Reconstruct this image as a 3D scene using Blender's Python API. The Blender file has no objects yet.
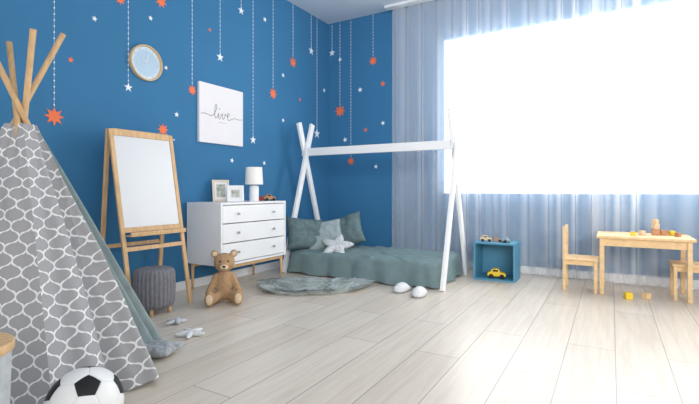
import bpy, bmesh, math, random
from mathutils import Vector, Matrix, noise
random.seed(7)
COL = bpy.context.scene.collection
WX, WY, CZ = -3.33, 5.10, 3.16      # side wall plane, window wall plane, ceiling height

# ------------------------------------------------------------------ materials
def lin(c):
    return tuple(((v/255)/12.92 if v/255 <= .04045 else (((v/255)+.055)/1.055)**2.4) for v in c)+(1,)
MC = {}
def mat(name, rgb, rough=.6, var=.06, scale=8, bump=0., bscale=60, spec=.4, metal=0., stretch=None):
    if name in MC: return MC[name]
    m = bpy.data.materials.new(name); m.use_nodes = True
    nt = m.node_tree; N = nt.nodes; L = nt.links
    b = N['Principled BSDF']
    b.inputs['Roughness'].default_value = rough
    b.inputs['Metallic'].default_value = metal
    b.inputs['Specular IOR Level'].default_value = spec
    tc = N.new('ShaderNodeTexCoord'); mp = N.new('ShaderNodeMapping')
    L.new(tc.outputs['Object'], mp.inputs['Vector'])
    if stretch: mp.inputs['Scale'].default_value = stretch
    nz = N.new('ShaderNodeTexNoise'); nz.inputs['Scale'].default_value = scale; nz.inputs['Detail'].default_value = 4
    L.new(mp.outputs['Vector'], nz.inputs['Vector'])
    cr = N.new('ShaderNodeValToRGB')
    c = lin(rgb)
    cr.color_ramp.elements[0].position = .3; cr.color_ramp.elements[1].position = .7
    cr.color_ramp.elements[0].color = tuple(x*(1-var*2) for x in c[:3])+(1,)
    cr.color_ramp.elements[1].color = tuple(min(1, x*(1+var)) for x in c[:3])+(1,)
    L.new(nz.outputs['Fac'], cr.inputs['Fac']); L.new(cr.outputs['Color'], b.inputs['Base Color'])
    if bump:
        n2 = N.new('ShaderNodeTexNoise'); n2.inputs['Scale'].default_value = bscale; n2.inputs['Detail'].default_value = 3
        L.new(tc.outputs['Object'], n2.inputs['Vector'])
        bp = N.new('ShaderNodeBump'); bp.inputs['Strength'].default_value = bump; bp.inputs['Distance'].default_value = .01
        L.new(n2.outputs['Fac'], bp.inputs['Height']); L.new(bp.outputs['Normal'], b.inputs['Normal'])
    MC[name] = m
    return m

M_blue = mat('blue_wall_paint', (60,119,163), .75, .02, 3, .05, 200, spec=.2)
M_ceil = mat('ceiling_paint', (214,224,234), .9, .01, 2)
M_base = mat('white_trim_paint', (235,238,242), .4, .01, 3)
M_white = mat('white_lacquer', (236,237,239), .35, .01, 3)
M_wood = mat('pine_wood', (216,178,132), .5, .10, 9, .05, 40, stretch=(6,6,.8))
M_woodL = mat('birch_wood', (234,200,152), .45, .07, 8, .03, 40, stretch=(3,3,3))
M_beige = mat('pale_beige_frame', (226,212,192), .5, .04, 8, .03, 40)
M_orange = mat('coral_vinyl', (242,120,76), .6, .02, 5)
M_wsticker = mat('white_vinyl', (240,244,248), .6, .01, 5)
M_teal = mat('teal_cotton', (118,139,142), .9, .06, 10, .2, 120, spec=.1)
M_teald = mat('dark_teal_cotton', (102,122,125), .9, .12, 16, .3, 140, spec=.1)
M_greyt = mat('grey_teal_cotton', (150,165,167), .9, .08, 10, .3, 140, spec=.1)
M_rug = mat('teal_faux_fur', (204,215,215), .95, .07, 30, spec=.05)
M_knit = mat('charcoal_knit', (128,128,134), .95, .08, 40, .35, 90, spec=.05)
M_bear = mat('brown_plush', (186,152,118), .95, .10, 60, .6, 160, spec=.05)
M_bearl = mat('cream_plush', (228,204,172), .95, .06, 60, .5, 160, spec=.05)
M_black = mat('black_plastic', (22,22,24), .35, .02, 5)
M_bwhite = mat('ball_white', (236,236,236), .35, .01, 5)
M_cube = mat('teal_blue_board', (84,146,176), .5, .03, 4)
M_yellow = mat('yellow_plastic', (240,204,60), .4, .03, 5)
M_red = mat('red_plastic', (200,70,50), .4, .03, 5)
M_brown = mat('brown_toy_wood', (186,136,98), .5, .1, 8)
M_metal = mat('brushed_nickel', (190,190,192), .3, .02, 5, metal=.9)
M_grey = mat('grey_plush', (200,203,206), .95, .06, 30, .4, 150, spec=.05)
M_lgrey = mat('pale_grey_plush', (224,226,227), .95, .05, 30, .4, 150, spec=.05)
M_slip = mat('pale_slipper_plush', (228,229,231), .95, .04, 40, .4, 150, spec=.05)
M_insole = mat('grey_insole', (160,164,168), .95, .05, 40, .3, 150, spec=.05)
M_board = mat('whiteboard_enamel', (216,220,225), .25, .01, 2)
M_canvas = mat('canvas_white', (234,232,236), .8, .01, 4, .1, 300)
M_ink = mat('ink_dark', (60,62,72), .6, .02, 5)
M_inkl = mat('ink_pale', (170,172,180), .6, .02, 5)
M_mark = mat('clock_mark_grey', (120,134,150), .6, .02, 5)
M_clock = mat('clock_face_blue', (176,202,224), .5, .02, 4)
M_ring = mat('clock_face_pale', (206,220,232), .5, .02, 4)
M_gold = mat('pale_wood_rim', (220,188,142), .4, .05, 5)
M_shade = mat('lamp_shade_cloth', (245,243,240), .8, .01, 5, .1, 200)
M_photo = mat('photo_print', (186,190,180), .4, .3, 30)
M_bask = mat('basket_fabric', (186,190,194), .9, .06, 30, .3, 100)

# floor planks
def floor_mat():
    m = bpy.data.materials.new('pale_oak_planks'); m.use_nodes = True
    nt = m.node_tree; N = nt.nodes; L = nt.links; b = N['Principled BSDF']
    tc = N.new('ShaderNodeTexCoord')
    mp = N.new('ShaderNodeMapping'); mp.inputs['Rotation'].default_value = (0,0,math.radians(90)); mp.inputs['Location'].default_value = (.3,.07,0)
    L.new(tc.outputs['Object'], mp.inputs['Vector'])
    br = N.new('ShaderNodeTexBrick'); br.offset = .37; br.offset_frequency = 2
    br.inputs['Scale'].default_value = 1; br.inputs['Brick Width'].default_value = 1.5; br.inputs['Row Height'].default_value = .24
    br.inputs['Mortar Size'].default_value = .0024; br.inputs['Mortar Smooth'].default_value = .1; br.inputs['Bias'].default_value = 0
    br.inputs['Color1'].default_value = lin((211,200,186)); br.inputs['Color2'].default_value = lin((222,212,199)); br.inputs['Mortar'].default_value = lin((156,145,134))
    L.new(mp.outputs['Vector'], br.inputs['Vector'])
    m2 = N.new('ShaderNodeMapping'); m2.inputs['Scale'].default_value = (20,1.2,1)
    L.new(tc.outputs['Object'], m2.inputs['Vector'])
    nz = N.new('ShaderNodeTexNoise'); nz.inputs['Scale'].default_value = 1.6; nz.inputs['Detail'].default_value = 7; nz.inputs['Distortion'].default_value = .8
    L.new(m2.outputs['Vector'], nz.inputs['Vector'])
    cr = N.new('ShaderNodeValToRGB'); cr.color_ramp.elements[0].position=.32; cr.color_ramp.elements[1].position=.62
    cr.color_ramp.elements[0].color=(.68,.63,.57,1); cr.color_ramp.elements[1].color=(1,1,1,1)
    L.new(nz.outputs['Fac'], cr.inputs['Fac'])
    mx = N.new('ShaderNodeMix'); mx.data_type='RGBA'; mx.blend_type='MULTIPLY'; mx.inputs['Factor'].default_value=.38
    L.new(br.outputs['Color'], mx.inputs['A']); L.new(cr.outputs['Color'], mx.inputs['B'])
    L.new(mx.outputs['Result'], b.inputs['Base Color'])
    b.inputs['Roughness'].default_value=.33; b.inputs['Specular IOR Level'].default_value=.45
    return m
M_floor = floor_mat()

# tent lattice cloth
def lattice_mat():
    m = bpy.data.materials.new('grey_trellis_cotton'); m.use_nodes = True
    nt = m.node_tree; N = nt.nodes; L = nt.links; b = N['Principled BSDF']
    b.inputs['Roughness'].default_value=.95; b.inputs['Specular IOR Level'].default_value=.05
    def mth(op,a,b_=None,c=None):
        n = N.new('ShaderNodeMath'); n.operation=op
        for i,v in enumerate((a,b_,c)):
            if v is None: continue
            if isinstance(v,(int,float)): n.inputs[i].default_value=v
            else: L.new(v,n.inputs[i])
        return n.outputs[0]
    uv = N.new('ShaderNodeUVMap'); uv.uv_map='UVMap'
    sp = N.new('ShaderNodeSeparateXYZ'); L.new(uv.outputs['UV'], sp.inputs[0])
    u = mth('DIVIDE', sp.outputs[0], .088); v = mth('DIVIDE', sp.outputs[1], .100)
    t = mth('MULTIPLY', v, 2*math.pi)
    s1 = mth('SINE', t)
    w = mth('MULTIPLY', mth('MULTIPLY', mth('SIGN', s1), mth('POWER', mth('ABSOLUTE', s1), .62)), .25)
    f1 = mth('ABSOLUTE', mth('SUBTRACT', mth('FRACT', mth('ADD', mth('SUBTRACT', u, w), 100.5)), .5))
    f2 = mth('ABSOLUTE', mth('SUBTRACT', mth('FRACT', mth('ADD', mth('ADD', u, w), 100.0)), .5))
    d = mth('MINIMUM', f1, f2)
    cc = mth('POWER', mth('ABSOLUTE', mth('COSINE', t)), 3.0)
    ln = mth('LESS_THAN', d, mth('ADD', .032, mth('MULTIPLY', cc, .048)))
    mx = N.new('ShaderNodeMix'); mx.data_type='RGBA'
    L.new(ln, mx.inputs['Factor'])
    mx.inputs['A'].default_value = lin((162,162,165)); mx.inputs['B'].default_value = lin((230,230,231))
    L.new(mx.outputs['Result'], b.inputs['Base Color'])
    return m
M_tent = lattice_mat()

def sheer_mat():
    m = bpy.data.materials.new('white_voile'); m.use_nodes = True
    nt = m.node_tree; N = nt.nodes; L = nt.links
    N.remove(N['Principled BSDF']); out = N['Material Output']
    tr = N.new('ShaderNodeBsdfTransparent')
    df = N.new('ShaderNodeBsdfDiffuse'); df.inputs['Color'].default_value = (.99,.99,1,1)
    tl = N.new('ShaderNodeBsdfTranslucent'); tl.inputs['Color'].default_value = (.99,.99,1,1)
    m1 = N.new('ShaderNodeMixShader'); m1.inputs[0].default_value=.15
    L.new(df.outputs[0], m1.inputs[1]); L.new(tl.outputs[0], m1.inputs[2])
    tc = N.new('ShaderNodeTexCoord'); nz = N.new('ShaderNodeTexNoise'); nz.inputs['Scale'].default_value=300
    L.new(tc.outputs['Object'], nz.inputs['Vector'])
    # cloth gets denser where seen edge-on, as woven voile does
    lw = N.new('ShaderNodeLayerWeight'); lw.inputs['Blend'].default_value=.42
    mr = N.new('ShaderNodeMapRange'); mr.inputs['To Min'].default_value=.22; mr.inputs['To Max'].default_value=.92
    L.new(lw.outputs['Facing'], mr.inputs['Value'])
    ad = N.new('ShaderNodeMath'); ad.operation='MULTIPLY_ADD'; L.new(nz.outputs['Fac'], ad.inputs[0]); ad.inputs[1].default_value=.05; L.new(mr.outputs[0], ad.inputs[2])
    m2 = N.new('ShaderNodeMixShader'); L.new(ad.outputs[0], m2.inputs[0])
    L.new(tr.outputs[0], m2.inputs[1]); L.new(m1.outputs[0], m2.inputs[2])
    L.new(m2.outputs[0], out.inputs['Surface'])
    return m
M_sheer = sheer_mat()

def emit_mat(name, col, st):
    m = bpy.data.materials.new(name); m.use_nodes=True
    nt=m.node_tree; N=nt.nodes; N.remove(N['Principled BSDF'])
    e=N.new('ShaderNodeEmission'); e.inputs[0].default_value=col; e.inputs[1].default_value=st
    nt.links.new(e.outputs[0], N['Material Output'].inputs['Surface'])
    return m
M_sky = emit_mat('overcast_sky', (1,1,1,1), 3.0)

# ------------------------------------------------------------------ helpers
def link(o, parent=None):
    COL.objects.link(o)
    if parent: o.parent = parent
    return o
def obj(name, me, mats, parent=None, loc=(0,0,0), rot=(0,0,0), smooth=False, bevel=0, sub=0, seg=2):
    if not isinstance(mats,(list,tuple)): mats=[mats]
    for m in mats: me.materials.append(m)
    if smooth:
        for p in me.polygons: p.use_smooth=True
    o = bpy.data.objects.new(name, me); o.location=loc; o.rotation_euler=rot
    link(o,parent)
    if bevel:
        b=o.modifiers.new('bevel','BEVEL'); b.width=bevel; b.segments=seg; b.limit_method='ANGLE'
    if sub:
        s=o.modifiers.new('sub','SUBSURF'); s.levels=sub; s.render_levels=sub
    return o
def pyd(name, v, f, mats, **k):
    me=bpy.data.meshes.new(name); me.from_pydata([tuple(x) for x in v],[],f); me.update()
    bm=bmesh.new(); bm.from_mesh(me); bmesh.ops.recalc_face_normals(bm, faces=bm.faces); bm.to_mesh(me); bm.free()
    return obj(name, me, mats, **k)
def thing(name, loc, label, cat, rot=(0,0,0), group=None):
    o=bpy.data.objects.new(name,None); o.empty_display_size=.05; o.location=loc; o.rotation_euler=rot; link(o)
    tag(o,label,cat,group); return o
def tag(o,label,cat,group=None):
    o['label']=label; o['category']=cat
    if group: o['group']=group
    return o
def struct(o): o['kind']='structure'; return o
BF=[(0,1,3,2),(4,6,7,5),(0,4,5,1),(2,3,7,6),(0,2,6,4),(1,5,7,3)]
def boxv(lo,hi):
    return [(x,y,z) for x in (lo[0],hi[0]) for y in (lo[1],hi[1]) for z in (lo[2],hi[2])]
def box(name, lo, hi, m, parent=None, bevel=.003, **k):
    c=[(a+b)/2 for a,b in zip(lo,hi)]
    v=[tuple(p[i]-c[i] for i in range(3)) for p in boxv(lo,hi)]
    return pyd(name, v, BF, m, parent=parent, loc=c, bevel=bevel, **k)
def boxes(name, lst, m, parent=None, bevel=0, **k):
    V=[];Fs=[]
    for lo,hi in lst:
        n=len(V); V+=boxv(lo,hi); Fs+=[tuple(i+n for i in f) for f in BF]
    return pyd(name,V,Fs,m,parent=parent,bevel=bevel,**k)
def beam(name,p1,p2,w,t,hint,m,parent=None,bevel=.004):
    p1=Vector(p1);p2=Vector(p2);d=(p2-p1).normalized();h=Vector(hint);a=(h-d*h.dot(d)).normalized();b=d.cross(a)
    V=[]
    for p in (p1,p2):
        for sa in (-1,1):
            for sb in (-1,1): V.append(p+a*sa*w/2+b*sb*t/2)
    return pyd(name,V,[(0,1,3,2),(4,6,7,5),(0,4,5,1),(2,3,7,6),(0,2,6,4),(1,5,7,3)],m,parent=parent,bevel=bevel)
def tubedata(pts,rad,n=10):
    V=[];Fs=[];pts=[Vector(p) for p in pts]
    for i,p in enumerate(pts):
        d=(pts[min(i+1,len(pts)-1)]-pts[max(i-1,0)]).normalized()
        a=d.orthogonal().normalized() if i==0 else (pa-d*pa.dot(d)).normalized()
        pa=a; b=d.cross(a); r=rad[i] if isinstance(rad,(list,tuple)) else rad
        for k in range(n):
            t=2*math.pi*k/n; V.append(p+(a*math.cos(t)+b*math.sin(t))*r)
    for i in range(len(pts)-1):
        for k in range(n):
            Fs.append((i*n+k,i*n+(k+1)%n,(i+1)*n+(k+1)%n,(i+1)*n+k))
    Fs.append(tuple(range(n))); Fs.append(tuple((len(pts)-1)*n+k for k in range(n)))
    return V,Fs
def tube(name,pts,rad,m,parent=None,n=10,**k):
    V,Fs=tubedata(pts,rad,n); return pyd(name,V,Fs,m,parent=parent,smooth=True,**k)
def lathe(name,prof,m,parent=None,n=40,smooth=True,cap=True,**k):
    V=[];Fs=[]
    for r,z in prof:
        for i in range(n):
            t=2*math.pi*i/n; V.append((r*math.cos(t),r*math.sin(t),z))
    for j in range(len(prof)-1):
        for i in range(n): Fs.append((j*n+i,j*n+(i+1)%n,(j+1)*n+(i+1)%n,(j+1)*n+i))
    if cap and prof[0][0]>1e-4: Fs.append(tuple(range(n)))
    if cap and prof[-1][0]>1e-4: Fs.append(tuple((len(prof)-1)*n+i for i in range(n)))
    me=bpy.data.meshes.new(name); me.from_pydata(V,[],Fs)
    bm=bmesh.new(); bm.from_mesh(me); bmesh.ops.remove_doubles(bm,verts=bm.verts,dist=1e-6); bmesh.ops.recalc_face_normals(bm,faces=bm.faces); bm.to_mesh(me); bm.free()
    o=obj(name,me,m,parent=parent,**k)
    if smooth:
        for p in me.polygons: p.use_smooth = len(p.vertices)<=4
        me.set_sharp_from_angle(angle=math.radians(40))
    return o
def prism(name,pts,z0,z1,m,parent=None,**k):
    n=len(pts); V=[(x,y,z0) for x,y in pts]+[(x,y,z1) for x,y in pts]
    Fs=[tuple(range(n))[::-1],tuple(range(n,2*n))]+[(i,(i+1)%n,n+(i+1)%n,n+i) for i in range(n)]
    return pyd(name,V,Fs,m,parent=parent,**k)
def starpts(n,ro,ri,ph=math.pi/2):
    return [((ro if i%2==0 else ri)*math.cos(ph+math.pi*i/n),(ro if i%2==0 else ri)*math.sin(ph+math.pi*i/n)) for i in range(2*n)]
def ell(c,r,n=20,mrot=None):
    V=[];Fs=[];c=Vector(c)
    for j in range(1,n//2):
        ph=math.pi*j/(n//2)
        for i in range(n):
            t=2*math.pi*i/n; p=Vector((r[0]*math.sin(ph)*math.cos(t),r[1]*math.sin(ph)*math.sin(t),r[2]*math.cos(ph)))
            if mrot: p=mrot@p
            V.append(c+p)
    k=n//2-1
    for j in range(k-1):
        for i in range(n): Fs.append((j*n+i,j*n+(i+1)%n,(j+1)*n+(i+1)%n,(j+1)*n+i))
    tp=Vector((0,0,r[2]));bt=Vector((0,0,-r[2]))
    if mrot: tp=mrot@tp;bt=mrot@bt
    V.append(c+tp);V.append(c+bt)
    for i in range(n):
        Fs.append((i,(i+1)%n,len(V)-2)); Fs.append(((k-1)*n+i,(k-1)*n+(i+1)%n,len(V)-1))
    return V,Fs
def merge(parts):
    V=[];Fs=[]
    for v,f in parts:
        n=len(V);V+=list(v);Fs+=[tuple(i+n for i in q) for q in f]
    return V,Fs
def ellipsoid(name,c,r,m,parent=None,n=20,**k):
    V,Fs=ell((0,0,0),r,n); return pyd(name,V,Fs,m,parent=parent,loc=c,smooth=True,**k)

# ------------------------------------------------------------------ room shell
struct(box('floor',(-3.5,-1.2,-.1),(3.2,5.3,0),M_floor,bevel=0))
struct(box('ceiling',(-3.5,-1.2,CZ),(3.2,5.3,CZ+.1),M_ceil,bevel=0))
struct(box('wall_left',(WX-.15,-1.2,0),(WX,5.25,CZ),M_blue,bevel=0))
wx0,wx1,wz0,wz1=-1.72,2.3,.86,2.68
struct(boxes('wall_back',[((WX,WY,0),(wx0,WY+.2,CZ)),((wx1,WY,0),(3.2,WY+.2,CZ)),((wx0,WY,0),(wx1,WY+.2,wz0)),((wx0,WY,wz1),(wx1,WY+.2,CZ))],M_blue))
struct(box('baseboard_left',(WX,-1.2,0),(WX+.015,WY,.08),M_base,bevel=.003))
struct(box('baseboard_back',(WX+.015,WY-.015,0),(3.2,WY,.08),M_base,bevel=.003))
fr=.05
L=[((wx0,WY+.06,wz0),(wx1,WY+.12,wz0+fr)),((wx0,WY+.06,wz1-fr),(wx1,WY+.12,wz1))]
for x in (wx0,-.4,.95,wx1-fr): L.append(((x,WY+.06,wz0+fr),(x+fr,WY+.12,wz1-fr)))
struct(boxes('window_1',L,emit_mat('self_lit_window_frame',(1,1,1,1),1.2)))  # frame emits white itself, daylight glare built into its material
struct(box('trim_1',(-2.4,4.93,CZ-.03),(2.4,5.03,CZ),M_base,bevel=.002))
sk=pyd('sky_backdrop',[(-6,6.5,-2),(6,6.5,-2),(6,6.5,6),(-6,6.5,6)],[(0,1,2,3)],M_sky); struct(sk)  # glowing sky plane added outside the window, also sends light in

# ------------------------------------------------------------------ curtains
def curtain(x0,x1,dens,label,seed,yb):
    nx=int((x1-x0)*200); nz=24; V=[];Fs=[]
    for i in range(nx+1):
        x=x0+(x1-x0)*i/nx
        ph=noise.noise(Vector((x*2.1,seed,0)))*6+x*dens
        for j in range(nz+1):
            z=.015+(CZ-.045)*j/nz
            lo=1-z/CZ
            am=.024+.012*noise.noise(Vector((x*3,seed+3,z*.3)))
            y=yb+am*math.sin(ph+lo*.9*noise.noise(Vector((x*1.5,seed+9,z*.7))))+.006*math.sin(ph*1.7+1+lo)
            V.append((x+.010*math.cos(ph),y,z))
    for i in range(nx):
        for j in range(nz):
            a=i*(nz+1)+j; Fs.append((a,a+nz+1,a+nz+2,a+1))
    o=pyd('sheer_curtain',V,Fs,M_sheer,smooth=True)
    tag(o,label,'curtain','sheer curtains along the window')
curtain(-2.35,-.1,38,'white sheer curtain with fine pleats hanging beside the window',1.3,5.025)
curtain(-.16,2.3,32,'white sheer curtain falling across the bright window to the floor',4.7,4.955)

# ------------------------------------------------------------------ wall stars
def place_star(o,wall,p,z):
    if wall=='L': o.location=(WX-.001,p,z); o.rotation_euler=(math.pi/2,0,math.pi/2)
    else: o.location=(p,WY+.001,z); o.rotation_euler=(math.pi/2,0,0)
def garland(wall,p,z,kind,r):
    o=thing('star_garland',(0,0,0),f'hanging dotted string with {"an orange" if kind=="o" else "a white"} star on the blue wall','garland',group='star garlands on the blue walls')
    place_star(o,wall,p,z)
    n=8 if kind=='o' else 5
    prism('star',starpts(n,r*1.1,r*(.56 if kind=='o' else .42)),0,.005,M_orange if kind=='o' else M_wsticker,parent=o)
    # one connected outline: a thread swelling into diamond beads
    top=CZ-z; y=r*.5; right=[(.0003,y)]
    y=r+.02
    while y<top-.02:
        right+=[(.0003,y-.0075),(.0052,y),(.0003,y+.0075)]; y+=.042
    right.append((.0003,top-.002))
    m_=len(right); V=[];Fs=[]
    for zz in (0,.0042):
        for sx in (1,-1):
            V+=[(sx*a_,b_,zz) for a_,b_ in right]
    for i in range(m_-1):
        Fs.append((2*m_+i,2*m_+i+1,3*m_+i+1,3*m_+i)); Fs.append((i,m_+i,m_+i+1,i+1))
        Fs.append((i,i+1,2*m_+i+1,2*m_+i)); Fs.append((m_+i,3*m_+i,3*m_+i+1,m_+i+1))
    pyd('string',V,Fs,M_wsticker,parent=o)
for g in [('L',1.63,1.41,'o',.06),('L',2.18,1.72,'w',.034),('L',2.81,1.82,'o',.045),('L',3.15,2.21,'w',.042),('L',3.44,2.77,'w',.04),
          ('L',3.62,1.44,'w',.042),('L',3.95,2.0,'o',.06),('L',4.32,2.45,'o',.06),('L',4.70,2.69,'w',.05),('L',4.83,1.64,'w',.06),
          ('B',-3.265,2.76,'w',.045),('B',-3.14,1.96,'o',.075),('B',-2.97,1.28,'o',.05),('B',-2.64,2.56,'o',.055)]: garland(*g)
for wall,p,z,k,r in [('L',1.74,1.83,'o',.022),('L',1.91,2.18,'w',.022),('L',2.11,2.40,'o',.045),('L',2.48,2.52,'o',.06),('L',2.5,1.42,'o',.055),
        ('L',2.64,1.57,'w',.025),('L',2.53,1.96,'w',.02),('L',3.02,2.44,'o',.02),('L',3.81,2.80,'w',.028),('L',4.13,2.25,'w',.028),('L',4.46,2.02,'o',.025),
        ('L',5.0,2.24,'w',.03),('L',2.38,2.34,'w',.022),('L',3.8,1.2,'w',.026),('L',3.31,1.2,'w',.026),
        ('L',4.13,1.72,'w',.026),('L',4.55,1.45,'w',.03),
        ('B',-3.14,2.65,'w',.03),('B',-2.83,2.21,'w',.035),('B',-2.50,2.25,'o',.04),('B',-3.06,1.57,'w',.035),('B',-2.75,1.68,'o',.03),('B',-2.5,1.75,'w',.03),('B',-2.6,1.2,'w',.03)]:
    o=prism('star_sticker',starpts(8 if k=='o' and r>.04 else 5,r,r*(.5 if k=='o' and r>.04 else .45),math.pi/2+random.uniform(-.3,.3)),0,.004,M_orange if k=='o' else M_wsticker)
    place_star(o,wall,p,z); tag(o,f'small {"coral orange" if k=="o" else "white"} star sticker on the blue wall','sticker','star stickers on the blue walls')

# ------------------------------------------------------------------ clock
ck=thing('wall_clock',(WX,2.33,1.95),'round wall clock with pale wooden rim and light blue face','clock',rot=(math.pi/2,0,math.pi/2))
lathe('rim',[(.132,0),(.146,0),(.148,.02),(.145,.032),(.139,.034),(.135,.028),(.134,.0)],M_gold,ck,n=64,cap=False)
lathe('inner_ring',[(.108,.002),(.108,.014),(.1335,.014),(.1335,.002)],M_ring,ck,n=64,cap=False)
lathe('face',[(0,.012),(.1335,.012),(.1335,.0),(0,0)],M_clock,ck,n=64)
for i in range(12):
    a=math.pi/6*i; c,s=math.cos(a),math.sin(a)
    beam('hour_mark',(.112*c,.112*s,.0145),(.122*c,.122*s,.0145),.003,.002,(-s,c,0),M_mark,ck,bevel=0)
beam('hour_hand',(0,0,.018),(-.045,.035,.018),.006,.002,(.6,.8,0),M_white,ck,bevel=0)
beam('minute_hand',(0,0,.022),(.02,.085,.022),.005,.002,(1,0,0),M_white,ck,bevel=0)

# ------------------------------------------------------------------ canvas with script word
cv=thing('canvas_print',(WX-.001,3.155,1.633),'square white canvas print with handwritten word live','picture',rot=(math.pi/2,0,math.pi/2))
box('canvas',(-.285,-.283,0),(.285,.283,.03),M_canvas,cv,bevel=.004)
def catm(P,n=8):
    out=[];P=[P[0]]+P+[P[-1]]
    for i in range(1,len(P)-2):
        for k in range(n):
            t=k/n; q=[]
            for c in range(2):
                a,b,c_,d=P[i-1][c],P[i][c],P[i+1][c],P[i+2][c]
                q.append(.5*((2*b)+(-a+c_)*t+(2*a-5*b+4*c_-d)*t*t+(-a+3*b-3*c_+d)*t**3))
            out.append(tuple(q))
    out.append(P[-1]); return out
W=[(.03,.475),(.12,.485),(.22,.465),(.30,.49),(.365,.60),(.36,.67),(.335,.63),(.325,.50),(.345,.435),(.385,.47),(.415,.525),(.412,.46),(.435,.43),(.475,.50),(.495,.525),(.50,.46),(.515,.435),(.55,.48),(.56,.53),(.60,.50),(.645,.51),(.655,.54),(.625,.55),(.612,.49),(.64,.435),(.70,.455),(.79,.485),(.88,.475),(.97,.485)]
pts=[((a-.5)*.57,(b-.5)*.57*1.0,.0305) for a,b in catm(W)]
tube('lettering',pts,.0023,M_ink,cv,n=6)
ellipsoid('lettering_dot',((.425-.5)*.57,(.60-.5)*.57,.031),(.005,.005,.003),M_ink,cv,n=10)
box('underline',(-.05,-.075,.030),(.05,-.071,.031),M_inkl,cv,bevel=0)

# ------------------------------------------------------------------ dresser
dr=thing('dresser',(-3.09,3.17,0),'white dresser with three drawers on slim wooden legs','dresser')
X0,X1,Y0,Y1,Z0,Z1=-.215,.215,-.44,.44,.24,.79
boxes('body',[((X0,Y0,Z0),(X1,Y0+.02,Z1)),((X0,Y1-.02,Z0),(X1,Y1,Z1)),((X0,Y0+.02,Z0),(X1,Y1-.02,Z0+.02)),((X0,Y0+.02,Z1-.02),(X1,Y1-.02,Z1)),((X0,Y0+.02,Z0+.02),(X0+.01,Y1-.02,Z1-.02))],M_white,dr,bevel=.002)
zs=[(Z0+.026,Z0+.19),(Z0+.198,Z0+.362),(Z0+.370,Z1-.026)]
for a,b in zs:
    d=boxes('drawer',[((X1-.022,Y0+.026,a),(X1-.002,Y1-.026,b)),((X0+.02,Y0+.04,a+.01),(X1-.022,Y1-.04,a+.02))],M_white,dr,bevel=.002)
    for yy in (-.24,.24):
        V,Fs=tubedata([(X1-.002,yy,(a+b)/2),(X1+.008,yy,(a+b)/2),(X1+.012,yy,(a+b)/2),(X1+.022,yy,(a+b)/2)],[.005,.005,.012,.011],14)
        pyd('knob',V,Fs,M_metal,parent=d)
for sx in (-1,1):
    for sy in (-1,1):
        tube('leg',[(sx*.185,sy*.40,0),(sx*.185,sy*.40,.24)],[.010,.016],M_wood,dr,n=12)
    box('stretcher',(sx*.175-.01,-.41,.205),(sx*.175+.01,.41,.24),M_wood,dr)

# on the dresser
ZT=.79
lp=thing('table_lamp',(-3.05,3.33,ZT),'small white table lamp with drum shade on the dresser','lamp')
lathe('base',[(.048,0),(.05,.006),(.047,.012),(.047,.14),(.040,.152),(.014,.157),(.012,.20),(0,.20)],M_white,lp)
lathe('lamp_shade',[(.088,.165),(.080,.335),(.077,.335),(.085,.165)],M_shade,lp,cap=False)
def photo_frame(loc,rz,w,h,m,label):
    f=thing('photo_frame',loc,label,'photo frame',rot=(math.radians(-12),0,rz),group='photo frames on the dresser')
    b=.02
    boxes('frame',[((-w/2,-.008,0),(w/2,.008,b)),((-w/2,-.008,h-b),(w/2,.008,h)),((-w/2,-.008,b),(-w/2+b,.008,h-b)),((w/2-b,-.008,b),(w/2,.008,h-b))],m,f)
    box('mount',(-w/2+b,-.002,b),(w/2-b,.003,h-b),M_canvas,f,bevel=0)
    box('photo',(-w/2+b+.02,-.0035,b+.022),(w/2-b-.02,-.002,h-b-.022),M_photo,f,bevel=0)
    beam('easel_back',(0,.006,h*.6),(0,.07,.016),.03,.004,(1,0,0),m,f,bevel=0)
photo_frame((-3.20,3.045,ZT),math.radians(60),.16,.21,M_beige,'small pale beige photo frame leaning on the dresser')
photo_frame((-3.06,3.09,ZT),math.radians(52),.155,.155,M_white,'small white photo frame overlapping a taller beige frame')

def toy_car(loc,rz,s,m,label,cab=True,group=None):
    c=thing('toy_car',loc,label,'toy car',rot=(0,0,rz),group=group)
    P=[(-.5,.12),(.5,.12),(.52,.26),(.42,.33),(.22,.36),(.10,.56),(-.24,.56),(-.36,.38),(-.5,.34),(-.53,.2)] if cab else [(-.5,.12),(.5,.12),(.5,.34),(.32,.36),(.30,.5),(.12,.5),(.1,.3),(-.5,.3)]
    n=len(P); w=.24*s
    V=[(x*s,-w,z*s) for x,z in P]+[(x*s,w,z*s) for x,z in P]
    Fs=[tuple(range(n)),tuple(range(n,2*n))[::-1]]+[(i,(i+1)%n,n+(i+1)%n,n+i) for i in range(n)]
    pyd('body',V,Fs,m,parent=c,bevel=.03*s)
    for sx in (-.3,.3):
        for sy in (-1,1):
            V,Fs=tubedata([(sx*s,sy*(w-.01*s),.13*s),(sx*s,sy*(w+.09*s),.13*s)],.13*s,16)
            pyd('wheel',V,Fs,M_black,parent=c,bevel=.01*s)
    if cab:
        for sy in (-1,1):
            box('window_pane',(-.22*s,min(sy*w,sy*(w+.008*s)),.40*s),(.08*s,max(sy*w,sy*(w+.008*s)),.51*s),M_black,c,bevel=0)
    return c
toy_car((-3.0,3.50,ZT),math.radians(60),.12,M_brown,'brown wooden toy car on the dresser')
def toy_block(loc,rz,s,m,label,group=None,face=None):
    b=box('toy_block',(-s/2,-s/2,0),(s/2,s/2,s),m,None,bevel=s*.08)
    b.location=(loc[0],loc[1],loc[2]+s/2); b.rotation_euler=(0,0,rz)
    tag(b,label,'toy block',group); return b
toy_block((-3.1,3.47,ZT),.3,.045,M_red,'red wooden toy block on the dresser')

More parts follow.
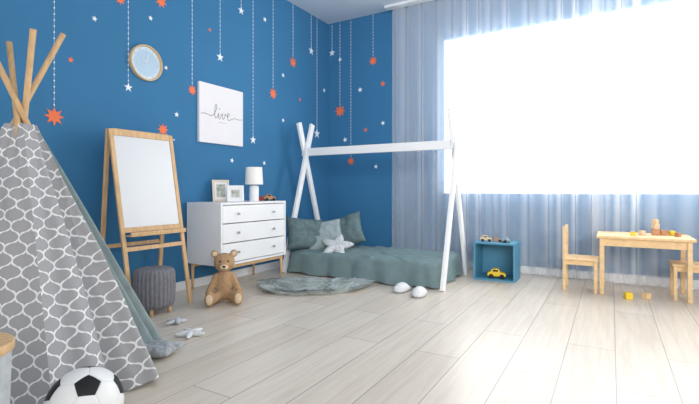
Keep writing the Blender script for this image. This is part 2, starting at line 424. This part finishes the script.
# ------------------------------------------------------------------ tipi bed
bd=thing('house_frame_bed',(-2.2,4.265,0),'white wooden floor bed with tipi end frames and ridge beam','bed')
def bl(x,y,z): return (x+2.2,y-4.265,z)
for x in (-3.10,-1.31):
    beam('post',bl(x+.02,3.83,0),bl(x+.02,4.37,1.68),.066,.034,(0,1,0),M_white,bd)
    beam('post',bl(x-.02,4.72,0),bl(x-.02,4.16,1.68),.066,.034,(0,1,0),M_white,bd)
box('ridge_beam',bl(-3.14,4.243,1.30),bl(-1.26,4.287,1.388),M_white,bd)
box('slat_base',bl(-3.08,3.93,.02),bl(-1.42,4.60,.05),M_white,bd)
mt=box('mattress',(-3.02,3.92,.051),(-1.42,4.61,.215),M_white,bevel=.03,seg=4); tag(mt,'white mattress under the teal bedspread','mattress')
# bedspread
def rr(t,a,b,r):
    Ls=[2*(b-r),math.pi*r/2,2*(a-r),math.pi*r/2]*2; tot=sum(Ls); s=(t%1)*tot
    for k in range(4):
        l=Ls[2*k]
        if s<l:
            return [(a,-b+r+s),(a-r-s,b),(-a,b-r-s),(-a+r+s,-b)][k]
        s-=l
        l=Ls[2*k+1]
        if s<l:
            an=s/r+[0,math.pi/2,math.pi,3*math.pi/2][k]
            c=[(a-r,b-r),(-a+r,b-r),(-a+r,-b+r),(a-r,-b+r)][k]
            return (c[0]+r*math.cos(an),c[1]+r*math.sin(an))
        s-=l
    return (a,-b+r)
Nn=420; V=[];Fs=[]; a,b=.830,.395; lev=[]
for s in [i/22 for i in range(1,23)]: lev.append(('t',s))
for s in [.12,.25,.4,.55,.7,.85,1.0]: lev.append(('d',s))
V.append((0,0,.25))
def wrk(x,y):
    n1=noise.noise(Vector((x*2.2,y*4,3)))
    r1=max(0,1-abs(noise.noise(Vector((x*2.4+y*3.5,y*5-x*1.5,8))))*7)
    r2=max(0,1-abs(noise.noise(Vector((x*4-y*4,y*5+x*3,18))))*7)
    r3=max(0,1-abs(noise.noise(Vector((x*6+y*7,y*5-x*4,28))))*7)
    return .004*n1+.010*r1+.008*r2+.005*r3
for kind,s in lev:
    for i in range(Nn):
        t=i/Nn; x,y=rr(t,a,b,.07); l=math.hypot(x,y); nx,ny=x/l*.40,y/l
        if kind=='t':
            X_,Y_=x*s*.985,y*s*.985
            z=.243+wrk(X_,Y_)-.012*max(0,s-.9)*10
        else:
            fold=math.sin(t*2*math.pi*17+4*noise.noise(Vector((x*3,y*3,1))))*.7+1.2*noise.noise(Vector((x*7,y*7,2)))
            o_=.014+.050*s+.030*fold*s**.7
            X_,Y_=x+nx*o_,y+ny*o_
            z=.231*(1-s)+.008+wrk(x,y)*(1-s)+.014*(math.sin(t*67)+1)*.5*s*(1 if s==1 else .3)
        V.append((X_,Y_,max(z,.006)))
for i in range(Nn): Fs.append((0,1+i,1+(i+1)%Nn))
for k in range(len(lev)-1):
    for i in range(Nn):
        p=1+k*Nn; Fs.append((p+i,p+(i+1)%Nn,p+Nn+(i+1)%Nn,p+Nn+i))
bs=pyd('bedspread',V,Fs,M_teal,loc=(-2.205,4.265,0),smooth=True,sub=1); tag(bs,'rumpled teal bedspread draped over the low bed','bedspread')

def pillow(loc,rot,w,h,t,m,label,group=None,name='pillow'):
    n=30; V=[];Fs=[]
    for side in (1,-1):
        for i in range(n+1):
            for j in range(n+1):
                u=-1+2*i/n; v=-1+2*j/n
                pin=1-.10*(1-u*u)*abs(v)**2; pin2=1-.10*(1-v*v)*abs(u)**2
                th=((1-u**4)*(1-v**4))**.55
                cr_=max(0,1-abs(noise.noise(Vector((u*2.2+loc[0]*7,v*2.2+loc[1],side*3))))*6)
                z=side*t/2*th*(1+.22*noise.noise(Vector((u*2+loc[0]*5,v*2,side)))-.12*cr_)
                V.append((u*w/2*pin2,v*h/2*pin,z))
    q=(n+1)**2
    for s in (0,1):
        for i in range(n):
            for j in range(n):
                a_=s*q+i*(n+1)+j; f=(a_,a_+n+1,a_+n+2,a_+1); Fs.append(f if s==0 else f[::-1])
    me=bpy.data.meshes.new(name); me.from_pydata(V,[],Fs)
    bm=bmesh.new(); bm.from_mesh(me); bmesh.ops.remove_doubles(bm,verts=bm.verts,dist=1e-5); bmesh.ops.recalc_face_normals(bm,faces=bm.faces); bm.to_mesh(me); bm.free()
    o=obj(name,me,m,loc=loc,rot=rot,smooth=True); tag(o,label,'pillow',group); return o
R=math.radians
G='pillows on the bed'
pillow((-2.92,4.02,.41),(R(66),R(6),R(58)),.46,.38,.19,M_teald,'dark grey teal pillow leaning at the head of the bed',G)
pillow((-2.77,4.17,.385),(R(54),R(-10),R(38)),.44,.38,.17,M_greyt,'grey teal square pillow leaning on another pillow',G)
pillow((-2.64,4.37,.41),(R(50),R(-22),R(18)),.48,.44,.19,M_teald,'dark teal square pillow standing tilted on the bed',G)

def plush_star(name,loc,rot,ro,ri,t,m,label,cat='plush toy',group=None,pw=1.5):
    K=60; rings=8; V=[];Fs=[]
    def R_(th):
        ph=(th*5/(2*math.pi))%1; d=abs(ph-.5)*2   # 1 at tip
        return ri+(ro-ri)*(d**pw)
    for side in (1,-1):
        base=len(V); V.append((0,0,side*t/2))
        for k in range(1,rings+1):
            s=k/rings
            for i in range(K):
                th=2*math.pi*i/K; r=R_(th)*s
                V.append((r*math.cos(th),r*math.sin(th),side*t/2*(1-s**2.6)**.5*(1 if s<1 else 0)))
        for i in range(K):
            Fs.append((base,base+1+i,base+1+(i+1)%K))
            for k in range(rings-1):
                p=base+1+k*K; Fs.append((p+i,p+K+i,p+K+(i+1)%K,p+(i+1)%K))
    me=bpy.data.meshes.new(name); me.from_pydata(V,[],Fs)
    bm=bmesh.new(); bm.from_mesh(me); bmesh.ops.remove_doubles(bm,verts=bm.verts,dist=1e-5); bmesh.ops.recalc_face_normals(bm,faces=bm.faces); bm.to_mesh(me); bm.free()
    o=obj(name,me,m,loc=loc,rot=rot,smooth=True,sub=1); tag(o,label,cat,group); return o
M_dots=mat('grey_speckled_cotton',(206,209,212),.95,.16,42,.2,120,spec=.05)
M_dotd=mat('mid_grey_speckled_cotton',(176,180,184),.95,.2,42,.2,120,spec=.05)
plush_star('star_cushion',(-2.52,4.03,.305),(R(34),R(-6),R(30)),.20,.09,.07,M_dots,'pale grey speckled star cushion lying on the bed','cushion',pw=1.2)

# ------------------------------------------------------------------ rug
rg=thing('fluffy_rug',(-2.38,3.33,0),'pale teal faux sheepskin rug lying on the floor','rug',rot=(0,0,R(31)))
def rugr(th): return (1/((abs(math.cos(th))/.46)**2.6+(abs(math.sin(th))/.24)**2.6)**(1/2.6))*(1+.09*math.sin(3*th+1)+.07*math.sin(5*th)+.04*math.sin(9*th))
P=[(rugr(2*math.pi*i/90)*.94*math.cos(2*math.pi*i/90),rugr(2*math.pi*i/90)*.94*math.sin(2*math.pi*i/90)) for i in range(90)]
prism('backing',P,0,.016,M_rug,rg)
V=[];Fs=[]
for i in range(4200):
    th=random.uniform(0,2*math.pi); s=math.sqrt(random.random())*1.0; r=rugr(th)*s
    x,y=r*math.cos(th),r*math.sin(th)
    # a lock of fur: three curved tapering strands leaning the same way
    la=noise.noise(Vector((x*5,y*5,9)))*5+random.uniform(-.9,.9); L0=random.uniform(.05,.08)
    for q_ in range(3):
        xx=x+random.uniform(-.008,.008); yy=y+random.uniform(-.008,.008)
        dx=math.cos(la+random.uniform(-.3,.3))*L0*.55+x*.10; dy=math.sin(la+random.uniform(-.3,.3))*L0*.55+y*.10
        hh=L0*.66; w=.005; n=len(V)
        for (f,hz,ww) in ((0,0,1),(.35,.75,.9),(.8,1,.55)):
            for k in range(3):
                q=2*math.pi*k/3; V.append((xx+dx*f+w*ww*math.cos(q),yy+dy*f+w*ww*math.sin(q),.012+hh*hz*.8+w*ww*math.sin(q)*.3))
        V.append((xx+dx*1.35,yy+dy*1.35,.012+hh*.55))
        for e in (0,3):
            for k in range(3):
                k2=(k+1)%3; Fs.append((n+e+k,n+e+k2,n+e+3+k2,n+e+3+k))
        for k in range(3): Fs.append((n+6+k,n+6+(k+1)%3,n+9))
me=bpy.data.meshes.new('pile'); me.from_pydata(V,[],Fs); o=obj('pile',me,M_rug,parent=rg,smooth=True); o['kind']='stuff'

# ------------------------------------------------------------------ slippers
def slipper(loc,rz,label):
    s=thing('slipper',loc,label,'slipper',rot=(0,0,rz),group='pair of slippers beside the bed')
    Ls=.130
    def wdt(y): # y -1..1 (toe +1)
        return (.054+.008*y)*max(0,1-abs(y)**2.8)**.5
    pr=[(wdt(y),y*Ls) for y in [math.sin(math.pi/2*(-1+2*i/24)) for i in range(25)]]
    pts=pr+[(-a_,b_) for a_,b_ in pr[::-1][1:-1]]
    prism('sole',pts,0,.026,M_insole,s,bevel=.006)
    prism('insole',[(x*.86,y*.92) for x,y in pts],.024,.029,M_insole,s)
    V=[];Fs=[];nu=16;nv=20
    for i in range(nv+1):
        y=-.22+1.22*math.sin(math.pi/2*i/nv); w=wdt(min(y,1))+.003; h=.066*max(0,1-max(0,y)**2.4)**.5
        for j in range(nu+1):
            a_=math.pi*j/nu; V.append((w*math.cos(a_),y*Ls+.04*math.sin(a_)*(1-i/nv)**2,.014+h*math.sin(a_)**.75))
    for i in range(nv):
        for j in range(nu):
            q=i*(nu+1)+j; Fs.append((q,q+1,q+nu+2,q+nu+1))
    o=pyd('upper',V,Fs,M_slip,parent=s,smooth=True); m_=o.modifiers.new('s','SOLIDIFY'); m_.thickness=.007
slipper((-1.60,3.68,0),R(176),'pale plush slipper on the floor beside the bed')
slipper((-1.41,3.60,0),R(188),'pale plush slipper on the floor by the bed post')

# ------------------------------------------------------------------ cube shelf + toys
cb=thing('cube_shelf',(-1.0,4.67,0),'small open teal blue storage cube on the floor','shelf')
w,h,dp,t=.200,.377,.15,.018
boxes('body',[((-w,-dp,0),(w,dp,t)),((-w,-dp,h-t),(w,dp,h)),((-w,-dp,t),(-w+t,dp,h-t)),((w-t,-dp,t),(w,dp,h-t)),((-w+t,dp-.01,t),(w-t,dp,h-t))],M_cube,cb,bevel=.002)
toy_car((-.99,4.61,.018),R(8),.17,M_yellow,'yellow toy car inside the blue storage cube')
toy_car((-1.10,4.62,.377),R(15),.11,M_bearl,'cream wooden toy car on the blue storage cube')
toy_car((-.92,4.62,.377),R(-20),.10,M_greyt,'grey toy truck on the blue storage cube',cab=False)
toy_block((-1.01,4.66,.377),.4,.04,M_brown,'brown toy block on the blue storage cube')

# ------------------------------------------------------------------ kids table and chairs
tb=thing('kids_table',(.235,4.63,0),'low birch wood children\'s table beside the window','table')
box('table_top',(-.345,-.24,.485),(.345,.24,.51),M_woodL,tb,bevel=.006)
boxes('apron',[((-.30,-.205,.42),(.30,-.187,.485)),((-.30,.187,.42),(.30,.205,.485)),((-.31,-.187,.42),(-.292,.187,.485)),((.292,-.187,.42),(.31,.187,.485))],M_woodL,tb)
for sx in (-1,1):
    for sy in (-1,1): box('leg',(sx*.305-.017,sy*.20-.017,0),(sx*.305+.017,sy*.20+.017,.485),M_woodL,tb,bevel=.005)
def chair(loc,rz,label):
    c=thing('kids_chair',loc,label,'chair',rot=(0,0,rz),group='children\'s chairs at the low table')
    box('seat',(-.14,-.14,.275),(.14,.14,.295),M_woodL,c,bevel=.006)
    for sy in (-1,1):
        box('leg',(.105,sy*.12-.013,0),(.131,sy*.12+.013,.275),M_woodL,c,bevel=.004)
        beam('leg',(-.128,sy*.12,0),(-.128,sy*.12,.275),.026,.026,(0,1,0),M_woodL,c)
    boxes('seat_rail',[((-.13,-.118,.235),(.12,-.106,.275)),((-.13,.106,.235),(.12,.118,.275)),((.108,-.107,.235),(.122,.107,.275))],M_woodL,c)
    bk=boxes('backrest',[((-.141,-.133,.275),(-.115,-.107,.575)),((-.141,.107,.275),(-.115,.133,.575)),((-.137,-.107,.50),(-.119,.107,.565)),((-.137,-.107,.40),(-.119,.107,.45))],M_woodL,c,bevel=.003)
chair((-.235,4.55,0),0,'birch wooden children\'s chair at the low table')
chair((.57,4.61,0),math.pi,'birch wooden children\'s chair pushed under the low table')
gb='toy blocks on the children\'s table'
toy_block((.16,4.50,.51),.2,.035,M_yellow,'yellow toy block on the table',gb)
toy_block((.23,4.60,.51),.8,.04,M_bearl,'plain wooden toy block on the table',gb)
toy_block((.33,4.66,.51),.1,.055,M_brown,'brown wooden toy block at the base of a stack',gb)
toy_block((.33,4.66,.565),.5,.045,M_bearl,'plain wooden toy block in a small stack',gb)
toy_block((.33,4.66,.610),.9,.036,M_woodL,'pale wooden toy block on top of a small stack',gb)
toy_block((.39,4.69,.51),.2,.045,M_brown,'brown toy block beside a small stack',gb)
toy_block((.45,4.70,.51),.5,.04,M_yellow,'yellow toy block beside the block stack',gb)
toy_block((.48,4.60,.51),.9,.035,M_brown,'brown toy block on the table',gb)
gf='toy blocks on the floor'
toy_block((.12,4.34,0),.4,.055,M_yellow,'yellow toy block on the floor by the table',gf)
toy_block((.25,4.42,0),.9,.05,M_woodL,'plain wooden toy block on the floor by the table',gf)

# ------------------------------------------------------------------ easel
es=thing('easel',(-3.08,2.17,0),'pine wood children\'s easel with a white drawing board','easel')
def el(x,y,z): return (x+3.08,y-2.17,z)
for (ya,yb) in ((1.93,1.885),(2.43,2.385)):
    beam('leg',el(-2.90,ya,0),el(-3.09,yb,1.34),.032,.020,(0,1,0),M_wood,es)
    beam('leg',el(-3.27,ya-.02,0),el(-3.115,yb,1.34),.032,.020,(0,1,0),M_wood,es)
fx=lambda z:-2.90-.19*z/1.34
yc=lambda z:2.18-.045*z/1.34
def panel(name,z0,z1,hw,off,t,m):
    V=[]
    for z in (z0,z1):
        for s in (-1,1):
            for o_ in (off,off+t): V.append(el(fx(z)+o_,yc(z)+s*hw,z))
    return pyd(name,V,[(0,1,3,2),(4,6,7,5),(0,4,5,1),(2,3,7,6),(0,2,6,4),(1,5,7,3)],m,parent=es,bevel=.002)
panel('whiteboard',.63,1.295,.234,-.008,.012,M_board)
panel('board_rail',1.295,1.345,.234,-.01,.02,M_wood)
panel('board_rail',.595,.63,.234,-.01,.02,M_wood)
panel('crossbar',.46,.49,.234,-.01,.018,M_wood)
z=.585
boxes('tray',[((el(fx(z)+.012,1.93,z-.018)),(el(fx(z)+.070,2.40,z-.008))),((el(fx(z)+.062,1.93,z-.008)),(el(fx(z)+.070,2.40,z+.014)))],M_wood,es,bevel=.002)
beam('rear_crossbar',el(-3.225,1.92,.48),el(-3.225,2.40,.48),.03,.016,(0,0,1),M_wood,es)
lathe('hinge_bolt',[(.008,0),(.008,.02),(0,.022)],M_metal,es,n=12,loc=el(-3.09,2.41,1.31),rot=(-math.pi/2,0,0))

# ------------------------------------------------------------------ pouf
pf=thing('knitted_pouf',(-2.885,2.09,0),'dark grey ribbed knit stool on short legs beneath the easel','stool')
V=[];Fs=[];n=240
prof=[(0,.335),(.06,.336),(.11,.331),(.136,.322),(.147,.306),(.152,.28),(.1535,.24),(.154,.20),(.1535,.16),(.152,.12),(.148,.085),(.138,.062),(.12,.05),(0,.05)]
for k,(r,z) in enumerate(prof):
    for i in range(n):
        t_=2*math.pi*i/n; rr_=r*(.96+.06*abs(math.sin(t_*15))**.6) if r>.1 else r
        V.append((rr_*.95*math.cos(t_),rr_*.95*math.sin(t_),z))
for j in range(len(prof)-1):
    for i in range(n): Fs.append((j*n+i,j*n+(i+1)%n,(j+1)*n+(i+1)%n,(j+1)*n+i))
pyd('cover',V,Fs,M_knit,parent=pf,smooth=True)
for k in range(4):
    a_=math.pi/4+k*math.pi/2
    tube('leg',[(.11*math.cos(a_),.11*math.sin(a_),0),(.10*math.cos(a_),.10*math.sin(a_),.06)],[.011,.015],M_wood,pf,n=12)

# ------------------------------------------------------------------ teddy bear
tdd=thing('teddy_bear',(-2.70,2.60,0),'brown plush teddy bear sitting on the floor by the dresser','teddy bear',rot=(0,0,R(45)))
parts=[ell((0,0,.135),(.074,.068,.13)),ell((0,-.005,.315),(.083,.074,.078)),ell((0,-.07,.292),(.040,.040,.032))]
for s in (-1,1):
    parts.append(ell((s*.075,.0,.386),(.032,.017,.032)))
    for k in range(9):
        q=k/8; parts.append(ell((s*(.060+.060*q),-.005-.045*q,.205-.125*q),(.029-.002*q,)*3,14))
        parts.append(ell((s*(.050+.052*q),-.03-.13*q,.050-.004*q),(.044-.006*q,)*3,14))
    parts.append(ell((s*.106,-.175,.064),(.038,.030,.062)))
V,Fs=merge(parts)
o=pyd('body',V,Fs,M_bear,parent=tdd,smooth=True)
rm=o.modifiers.new('remesh','REMESH'); rm.mode='VOXEL'; rm.voxel_size=.007; rm.use_smooth_shade=True
sm=o.modifiers.new('smooth','SMOOTH'); sm.iterations=6; sm.factor=.5
ellipsoid('muzzle',(0,-.086,.288),(.034,.029,.027),M_bearl,tdd)
ellipsoid('nose',(0,-.114,.298),(.013,.008,.009),M_black,tdd,n=14)
tube('mouth',[(-.015,-.111,.279),(-.008,-.115,.275),(0,-.115,.281),(.008,-.115,.275),(.015,-.111,.279)],.0018,M_black,tdd,n=6)
for s in (-1,1):
    ellipsoid('eye',(s*.030,-.068,.332),(.009,.007,.009),M_black,tdd,n=14)
    ellipsoid('inner_ear',(s*.075,-.015,.386),(.019,.006,.019),M_bearl,tdd,n=14)
    ellipsoid('foot_pad',(s*.107,-.202,.064),(.025,.006,.040),M_bearl,tdd,n=16)

# ------------------------------------------------------------------ tent
TC=Vector((-2.45,1.05,0)); A=Vector((-2.30,1.65,0)); B=Vector((-1.85,.90,0)); C=Vector((-2.60,.45,0)); D=Vector((-3.05,1.20,0)); ZA=1.27
tn=thing('teepee_tent',TC,'grey play teepee with white trellis pattern and crossed wooden poles','play tent')
A-=TC;B-=TC;C-=TC;D-=TC; ZP=1.275; AP=Vector((0,0,ZP))
for k,(c,zt) in enumerate(((A,1.60),(B,1.64),(C,1.70),(D,1.64))):
    off=Vector((c.y,-c.x,0)).normalized()*.017
    p1=c*.88
    top_=AP+off
    d=(top_-p1); p2=p1+d*(zt/ZP)
    tube('pole',[p1,p1.lerp(p2,.5),p2],.0135,M_wood,tn,n=14)
def patch(name,T1,T2,B1,B2,m,disp=None,nu=40,nv=50,bend=None):
    V=[];Fs=[];UV=[]
    nrm=((B2-B1).cross(T1-B1)).normalized()
    Lh=((T1+T2)/2-(B1+B2)/2).length
    for i in range(nu+1):
        for j in range(nv+1):
            u=i/nu;v=j/nv
            p=T1.lerp(T2,u).lerp(B1.lerp(B2,u),v)
            if disp: p=p+nrm*disp(u,v)
            wd=(T1-T2).length*(1-v)+(B1-B2).length*v
            p.z=max(p.z,.006)
            V.append(p); UV.append(((u-.5)*wd,(1-v)*Lh))
    for i in range(nu):
        for j in range(nv):
            a_=i*(nv+1)+j; Fs.append((a_,a_+nv+1,a_+nv+2,a_+1))
    me=bpy.data.meshes.new(name); me.from_pydata([tuple(p) for p in V],[],Fs)
    ul=me.uv_layers.new(name='UVMap')
    for l in me.loops: ul.data[l.index].uv=UV[l.vertex_index]
    return obj(name,me,m,parent=tn,smooth=True)
zt=1.215
def T(c):
    q=c*(1-zt/ZA); return Vector((q.x,q.y,zt))+Vector((c.x,c.y,0)).normalized()*.036
def Bm(c): return Vector((c.x,c.y,0))+Vector((c.x,c.y,0)).normalized()*.03+Vector((0,0,.01))
def crease(u,v,sd): return .010*max(0,1-abs(noise.noise(Vector((u*3+v*1.2,v*2.2-u,sd))))*6)
sag=lambda u,v:-.010*math.sin(math.pi*u)*math.sin(math.pi*v)+(.012*math.sin(u*19)*v+crease(u,v,3)*1.3)*math.sin(math.pi*u)
patch('side_panel',T(B),T(C),Bm(B),Bm(C),M_tent,sag)
patch('side_panel',T(C),T(D),Bm(C),Bm(D),M_tent,sag)
patch('side_panel',T(D),T(A),Bm(D),Bm(A),M_tent,sag)
# near door flap, pulled outward at the hem
E=Vector((-1.86,1.37,.01))-TC
Tm=T(B).lerp(T(A),.95)
patch('door_flap',T(B),Tm,Bm(B),E,M_tent,lambda u,v:(.062*math.sin(u*13+v*3.2)*v**.8*min(1,u*3)+.024*math.sin(u*31+v*5)*v**1.5*u)*(.35+.65*u)-.018*math.sin(math.pi*v)*u+crease(u,v,7)*u,nu=100,nv=60)
E2=Bm(A).lerp(Bm(B),.30)+Vector((.02,.03,0))
patch('door_lining',T(A),T(A).lerp(T(B),.25),Bm(A)+Vector((.02,.01,0)),E2,M_greyt,lambda u,v:.045*math.sin(u*15+v*3)*v**.7*math.sin(math.pi*min(1,u+.15)),nu=60)
# things in the tent
pillow((-2.42,1.30,.19),(R(62),R(10),R(38)),.40,.38,.14,M_teald,'teal cushion leaning inside the tent',name='floor_cushion')
pillow((-2.14,1.56,.037),(0,0,R(20)),.25,.18,.06,M_dotd,'small grey speckled cushion on the floor at the tent opening',name='floor_cushion')
gs='plush starfish on the floor'
plush_star('plush_starfish',(-2.24,1.88,.018),(0,0,R(20)),.105,.024,.034,M_lgrey,'pale grey plush starfish lying on the floor',group=gs,pw=1.1)
plush_star('plush_starfish',(-2.53,2.0,.016),(0,0,R(50)),.08,.018,.028,M_grey,'small grey plush starfish lying on the floor',group=gs,pw=1.1)

# ------------------------------------------------------------------ basket table at the edge
bk=thing('storage_basket',(-1.765,.585,0),'round pale grey fabric basket with a light wooden lid','basket')
lathe('basket_body',[(0,0),(.115,0),(.125,.02),(.135,.37),(.13,.38),(0,.38)],M_bask,bk)
lathe('lid',[(0,.381),(.140,.381),(.143,.385),(.143,.405),(.140,.41),(0,.41)],M_wood,bk)

# ------------------------------------------------------------------ soccer ball
bm=bmesh.new(); bmesh.ops.create_icosphere(bm,subdivisions=1,radius=1)
bmesh.ops.bevel(bm,geom=list(bm.verts),offset=100/3,offset_type='PERCENT',segments=1,affect='VERTICES',profile=.5)
RB=.128; V=[];Fs=[];MI=[]
for f in bm.faces:
    pv=[v.co.copy() for v in f.verts]
    if len(pv)<5: continue
    c=sum(pv,Vector())/len(pv); k=len(pv); es_=6; per=[]
    for i in range(k):
        for s in range(es_): per.append(pv[i].lerp(pv[(i+1)%k],s/es_))
    base=len(V); V.append(c.normalized()*RB); rings=[.25,.5,.75,.9,.96,1.0]
    for s in rings:
        for q in per: V.append((c+(q-c)*s).normalized()*RB*(1-(.022 if s==1 else .005 if s>.95 else 0)))
    P_=len(per)
    for i in range(P_):
        Fs.append((base,base+1+i,base+1+(i+1)%P_)); MI.append(1 if k==5 else 0)
        for r_ in range(len(rings)-1):
            p=base+1+r_*P_; Fs.append((p+i,p+P_+i,p+P_+(i+1)%P_,p+(i+1)%P_)); MI.append(1 if k==5 else 0)
bm.free()
me=bpy.data.meshes.new('soccer_ball'); me.from_pydata([tuple(v) for v in V],[],Fs)
sb=obj('soccer_ball',me,[M_bwhite,M_black],loc=(-1.64,.905,RB-.001),rot=(R(20),R(35),R(10)),smooth=True)
for p,mi in zip(me.polygons,MI): p.material_index=mi
tag(sb,'black and white soccer ball in front of the tent','soccer ball')

# ------------------------------------------------------------------ light
w=bpy.data.worlds.new('world'); bpy.context.scene.world=w; w.use_nodes=True
bg=w.node_tree.nodes['Background']; bg.inputs[0].default_value=(1,.985,.965,1); bg.inputs[1].default_value=1.12
la=bpy.data.lights.new('window_daylight','AREA'); la.shape='RECTANGLE'; la.size=3.9; la.size_y=1.8; la.energy=120; la.color=(1,.99,.97)
lo=bpy.data.objects.new('window_daylight',la); lo.location=((wx0+wx1)/2,5.35,1.77); lo.rotation_euler=(R(-90),0,0); link(lo)
lb=bpy.data.lights.new('added_front_fill','AREA'); lb.shape='RECTANGLE'; lb.size=2.6; lb.size_y=1.6; lb.energy=46; lb.color=(1,.99,.97); lb.spread=R(80)  # fill light added behind the camera to brighten back wall, curtains and bedding
lo2=bpy.data.objects.new('added_front_fill',lb); lo2.location=(1.9,-.9,2.2); link(lo2)
lo2.rotation_euler=(Vector((-1.3,5.0,2.0))-lo2.location).to_track_quat('-Z','Y').to_euler()

# ------------------------------------------------------------------ camera
c=bpy.data.cameras.new('camera'); cam=bpy.data.objects.new('camera',c); link(cam)
cam.location=(0,0,.9); cam.rotation_euler=(R(90),0,R(30.4)); c.sensor_width=36; c.lens=446/699*36; c.shift_y=-12/699
bpy.context.scene.camera=cam
bpy.context.scene.view_settings.view_transform='Standard'
